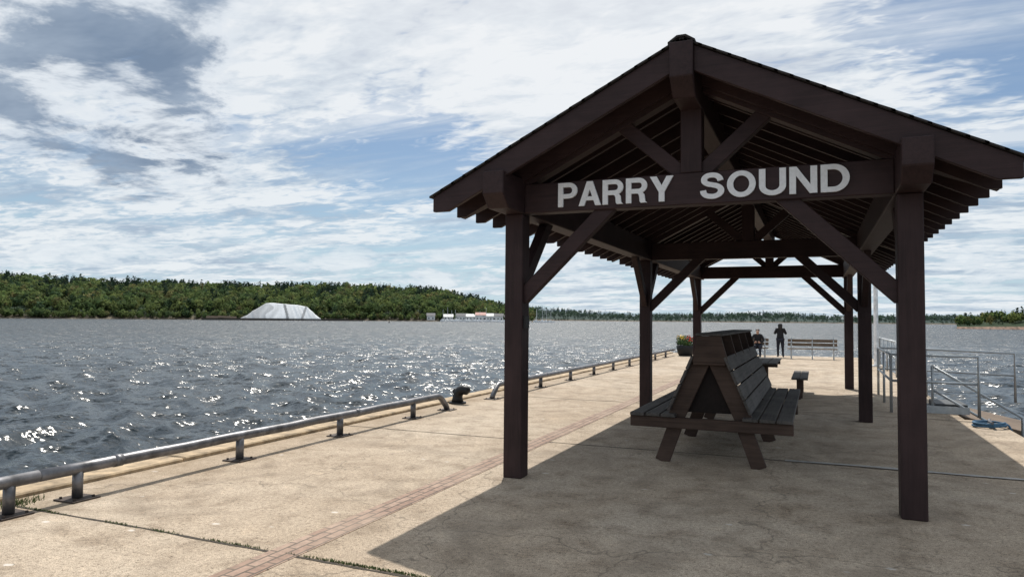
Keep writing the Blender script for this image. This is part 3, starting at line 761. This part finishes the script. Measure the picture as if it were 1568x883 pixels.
def boats():
    e=empty("marina_boats"); m=MB(); mm=MB(); g=np.random.default_rng(8)
    for b in list(np.linspace(20.3,28.7,28)+g.normal(0,.15,28)):
        c=pol(b,600+g.uniform(-12,12)); l=g.uniform(4,9); a=rad(b)+g.uniform(-.9,.9); t=np.array([math.cos(a),math.sin(a),0]);n=np.array([-t[1],t[0],0])
        z=ZW; top=z+g.uniform(.8,1.5)
        vs=[c-t*l/2-n*1.1+[0,0,top],c+t*l*.2-n*1.2+[0,0,top],c+t*l/2+[0,0,top+.3],c+t*l*.2+n*1.2+[0,0,top],c-t*l/2+n*1.1+[0,0,top]]
        vs2=[v*np.array([1,1,0])*.999+c*np.array([1,1,0])*.001+[0,0,z-.1] for v in vs]
        m.add(vs+vs2,[(0,1,2,3,4)]+[(i,(i+1)%5,5+(i+1)%5,5+i) for i in range(5)])
        m.add([c-t*l*.3-n*.7+[0,0,top],c+t*l*.1-n*.7+[0,0,top],c+t*l*.1+n*.7+[0,0,top],c-t*l*.3+n*.7+[0,0,top],c-t*l*.25-n*.6+[0,0,top+.9],c+t*l*.02-n*.6+[0,0,top+.9],c+t*l*.02+n*.6+[0,0,top+.9],c-t*l*.25+n*.6+[0,0,top+.9]],[(4,5,6,7),(0,1,5,4),(1,2,6,5),(2,3,7,6),(3,0,4,7)])
        if b<23.5 or g.random()<.3:
            mm.tube([c+[0,0,top],c+[0,0,top+g.uniform(8,12)]],.12,5)
    m.obj("hulls",M_hull,e); mm.obj("masts",M_hull,e)
boats()
e=empty("channel_marker"); m=MB(); c=pol(33.0,420)
m.tube([c+[0,0,ZW],c+[0,0,ZW+.8]],.35,8); m.tube([c+[0,0,ZW+.8],c+[0,0,ZW+2.4]],[.12,.05],8); m.obj("buoy_body",M_black,e)

# ------------------------------------------------------------------ sun, sky
sd=Vector((-.72,2.07,2.90)).normalized()
el=math.asin(sd.z); az=math.atan2(sd.x,sd.y)
sun=bpy.data.lights.new("sun",'SUN'); sun.energy=5.0; sun.angle=rad(.53); sun.color=(1,.95,.87)
so=bpy.data.objects.new("sun",sun); scene.collection.objects.link(so); so.rotation_euler=sd.to_track_quat('Z','Y').to_euler()
w=bpy.data.worlds.new("World"); scene.world=w; w.use_nodes=True; nt=w.node_tree; nt.nodes.clear()
out=N(nt,'ShaderNodeOutputWorld'); bg=N(nt,'ShaderNodeBackground'); bg.inputs[1].default_value=.075
sky=N(nt,'ShaderNodeTexSky',sky_type='NISHITA'); sky.sun_disc=False; sky.sun_elevation=el; sky.sun_rotation=az; sky.air_density=1.0; sky.dust_density=.4; sky.ozone_density=1.5
L(nt,mixc(nt,1.0,sky.outputs[0],(.95,1.0,1.06),'MULTIPLY'),bg.inputs[0])
tc=N(nt,'ShaderNodeTexCoord'); nrm=N(nt,'ShaderNodeVectorMath',operation='NORMALIZE'); L(nt,tc.outputs['Generated'],nrm.inputs[0])
D=nrm.outputs[0]; sx=N(nt,'ShaderNodeSeparateXYZ'); L(nt,D,sx.inputs[0])
zc=math_(nt,'ADD',math_(nt,'MAXIMUM',sx.outputs[2],0),.09)
cv=N(nt,'ShaderNodeCombineXYZ'); L(nt,math_(nt,'DIVIDE',sx.outputs[0],zc),cv.inputs[0]); L(nt,math_(nt,'DIVIDE',sx.outputs[1],zc),cv.inputs[1])
def mapn(loc,rot,sc):
    mp=N(nt,'ShaderNodeMapping'); mp.inputs['Rotation'].default_value=(0,0,rad(rot)); mp.inputs['Scale'].default_value=sc; mp.inputs['Location'].default_value=loc; L(nt,cv.outputs[0],mp.inputs[0]); return mp.outputs[0]
V=mapn((3.1,1.7,0),35,(.6,1,1))
Vs=mapn((1.3,4.2,0),-28,(.16,1.3,1))
nA=noise(nt,V,1.0,3,.55,.3); nB=noise(nt,V,13,3,.62,.4); nC=noise(nt,V,2.4,5,.62,.3); nS=noise(nt,Vs,1.6,5,.6,.5)
def dotg(b,e_,lo,hi):
    d=(-math.sin(rad(b))*math.cos(rad(e_)),math.cos(rad(b))*math.cos(rad(e_)),math.sin(rad(e_)))
    dp=N(nt,'ShaderNodeVectorMath',operation='DOT_PRODUCT'); L(nt,D,dp.inputs[0]); dp.inputs[1].default_value=d
    mr=N(nt,'ShaderNodeMapRange',interpolation_type='SMOOTHSTEP'); mr.inputs['From Min'].default_value=math.cos(rad(lo)); mr.inputs['From Max'].default_value=math.cos(rad(hi)); L(nt,dp.outputs['Value'],mr.inputs[0]); return mr.outputs[0]
def sstep(x,a,b):
    mr=N(nt,'ShaderNodeMapRange',interpolation_type='SMOOTHSTEP'); mr.inputs['From Min'].default_value=a; mr.inputs['From Max'].default_value=b; L(nt,x,mr.inputs[0]); return mr.outputs[0]
sunp=dotg(19.2,52.9,50,18)
blue1=dotg(29,8,13,2); blue2=dotg(-11,15,9,1); blue3=dotg(31,15,7,1)
dark1=dotg(60,18,12,3); dark2=dotg(48.5,20.5,6,1); dark3=dotg(50,13.5,7,1)
d=math_(nt,'ADD',math_(nt,'ADD',nA,.085),math_(nt,'MULTIPLY',sunp,.13)); d=math_(nt,'SUBTRACT',d,math_(nt,'MULTIPLY',blue1,.13)); d=math_(nt,'SUBTRACT',d,math_(nt,'MULTIPLY',math_(nt,'MAXIMUM',blue2,blue3),.13))
d=math_(nt,'ADD',d,math_(nt,'MULTIPLY',math_(nt,'SUBTRACT',nB,.5),.46)); d=math_(nt,'ADD',d,math_(nt,'MULTIPLY',math_(nt,'SUBTRACT',nC,.5),.44))
c1=sstep(d,.39,.63)
c2=math_(nt,'MULTIPLY',sstep(nS,.40,.65),.75)
cm=math_(nt,'MAXIMUM',math_(nt,'MULTIPLY',c1,.97),c2)
cv2=math_(nt,'ADD',nC,math_(nt,'MULTIPLY',math_(nt,'SUBTRACT',nB,.5),.40))
ccol=ramp(nt,cv2,[(.36,(.42,.51,.63)),(.46,(.60,.69,.78)),(.57,(.87,.91,.94))])
ccol=mixc(nt,math_(nt,'MULTIPLY',sunp,.75,clamp=True),ccol,(1.0,1.0,1.0))
nD=noise(nt,mapn((7.7,2.2,0),20,(.9,1.1,1)),2.1,6,.62,.25)
dsum=math_(nt,'MAXIMUM',math_(nt,'MAXIMUM',dark1,dark2),dark3)
dn=math_(nt,'ADD',nD,math_(nt,'MULTIPLY',dsum,.14))
dk=sstep(dn,.57,.70); edge=sstep(dn,.50,.58)
ccol=mixc(nt,math_(nt,'MULTIPLY',edge,dsum),ccol,(.82,.87,.92))
dkc=ramp(nt,nC,[(.38,(.17,.24,.35)),(.62,(.34,.42,.53))])
ccol=mixc(nt,math_(nt,'MULTIPLY',math_(nt,'MULTIPLY',dk,sstep(dsum,0,.5)),.95),ccol,dkc)
mask=math_(nt,'MAXIMUM',cm,math_(nt,'MULTIPLY',edge,dsum))
mpH=N(nt,'ShaderNodeMapping'); mpH.inputs['Scale'].default_value=(11,11,38); L(nt,D,mpH.inputs[0])
nH=noise(nt,mpH.outputs[0],1.0,5,.6,.3)
band=math_(nt,'MULTIPLY',sstep(sx.outputs[2],.015,.05),math_(nt,'SUBTRACT',1.0,sstep(sx.outputs[2],.07,.13)))
pf=math_(nt,'MULTIPLY',sstep(nH,.47,.58),band)
mask=math_(nt,'MAXIMUM',mask,math_(nt,'MULTIPLY',pf,.9)); 
ccol=mixc(nt,math_(nt,'MULTIPLY',pf,.85),ccol,ramp(nt,nH,[(.5,(.62,.71,.80)),(.62,(.85,.90,.94))]))
bg2=N(nt,'ShaderNodeBackground'); L(nt,ccol,bg2.inputs[0]); bg2.inputs[1].default_value=.97
hz=math_(nt,'SUBTRACT',1.0,sstep(sx.outputs[2],-.02,.22))
bgh=N(nt,'ShaderNodeBackground'); bgh.inputs[0].default_value=(.49,.68,.82,1); bgh.inputs[1].default_value=1.0
mh=N(nt,'ShaderNodeMixShader'); L(nt,math_(nt,'ADD',math_(nt,'MULTIPLY',hz,.72),.10),mh.inputs[0]); L(nt,bg.outputs[0],mh.inputs[1]); L(nt,bgh.outputs[0],mh.inputs[2])
ms=N(nt,'ShaderNodeMixShader'); L(nt,math_(nt,'MULTIPLY',mask,.95),ms.inputs[0]); L(nt,mh.outputs[0],ms.inputs[1]); L(nt,bg2.outputs[0],ms.inputs[2])
L(nt,ms.outputs[0],out.inputs[0])

# ------------------------------------------------------------------ camera
psi,th,rho=.4049,.0423,.0089
fw=np.array([-math.sin(psi)*math.cos(th),math.cos(psi)*math.cos(th),math.sin(th)])
r0=np.array([math.cos(psi),math.sin(psi),0]); u0=np.cross(r0,fw)
r=r0*math.cos(rho)+u0*math.sin(rho); u=-r0*math.sin(rho)+u0*math.cos(rho)
cam=bpy.data.cameras.new("camera"); co=bpy.data.objects.new("camera",cam); scene.collection.objects.link(co)
co.matrix_world=Matrix(((r[0],u[0],-fw[0],0),(r[1],u[1],-fw[1],0),(r[2],u[2],-fw[2],1.65),(0,0,0,1)))
cam.lens=36*1085.3/1568; cam.clip_end=20000; cam.clip_start=.05
scene.camera=co
scene.view_settings.view_transform='Standard'; scene.view_settings.look='None'
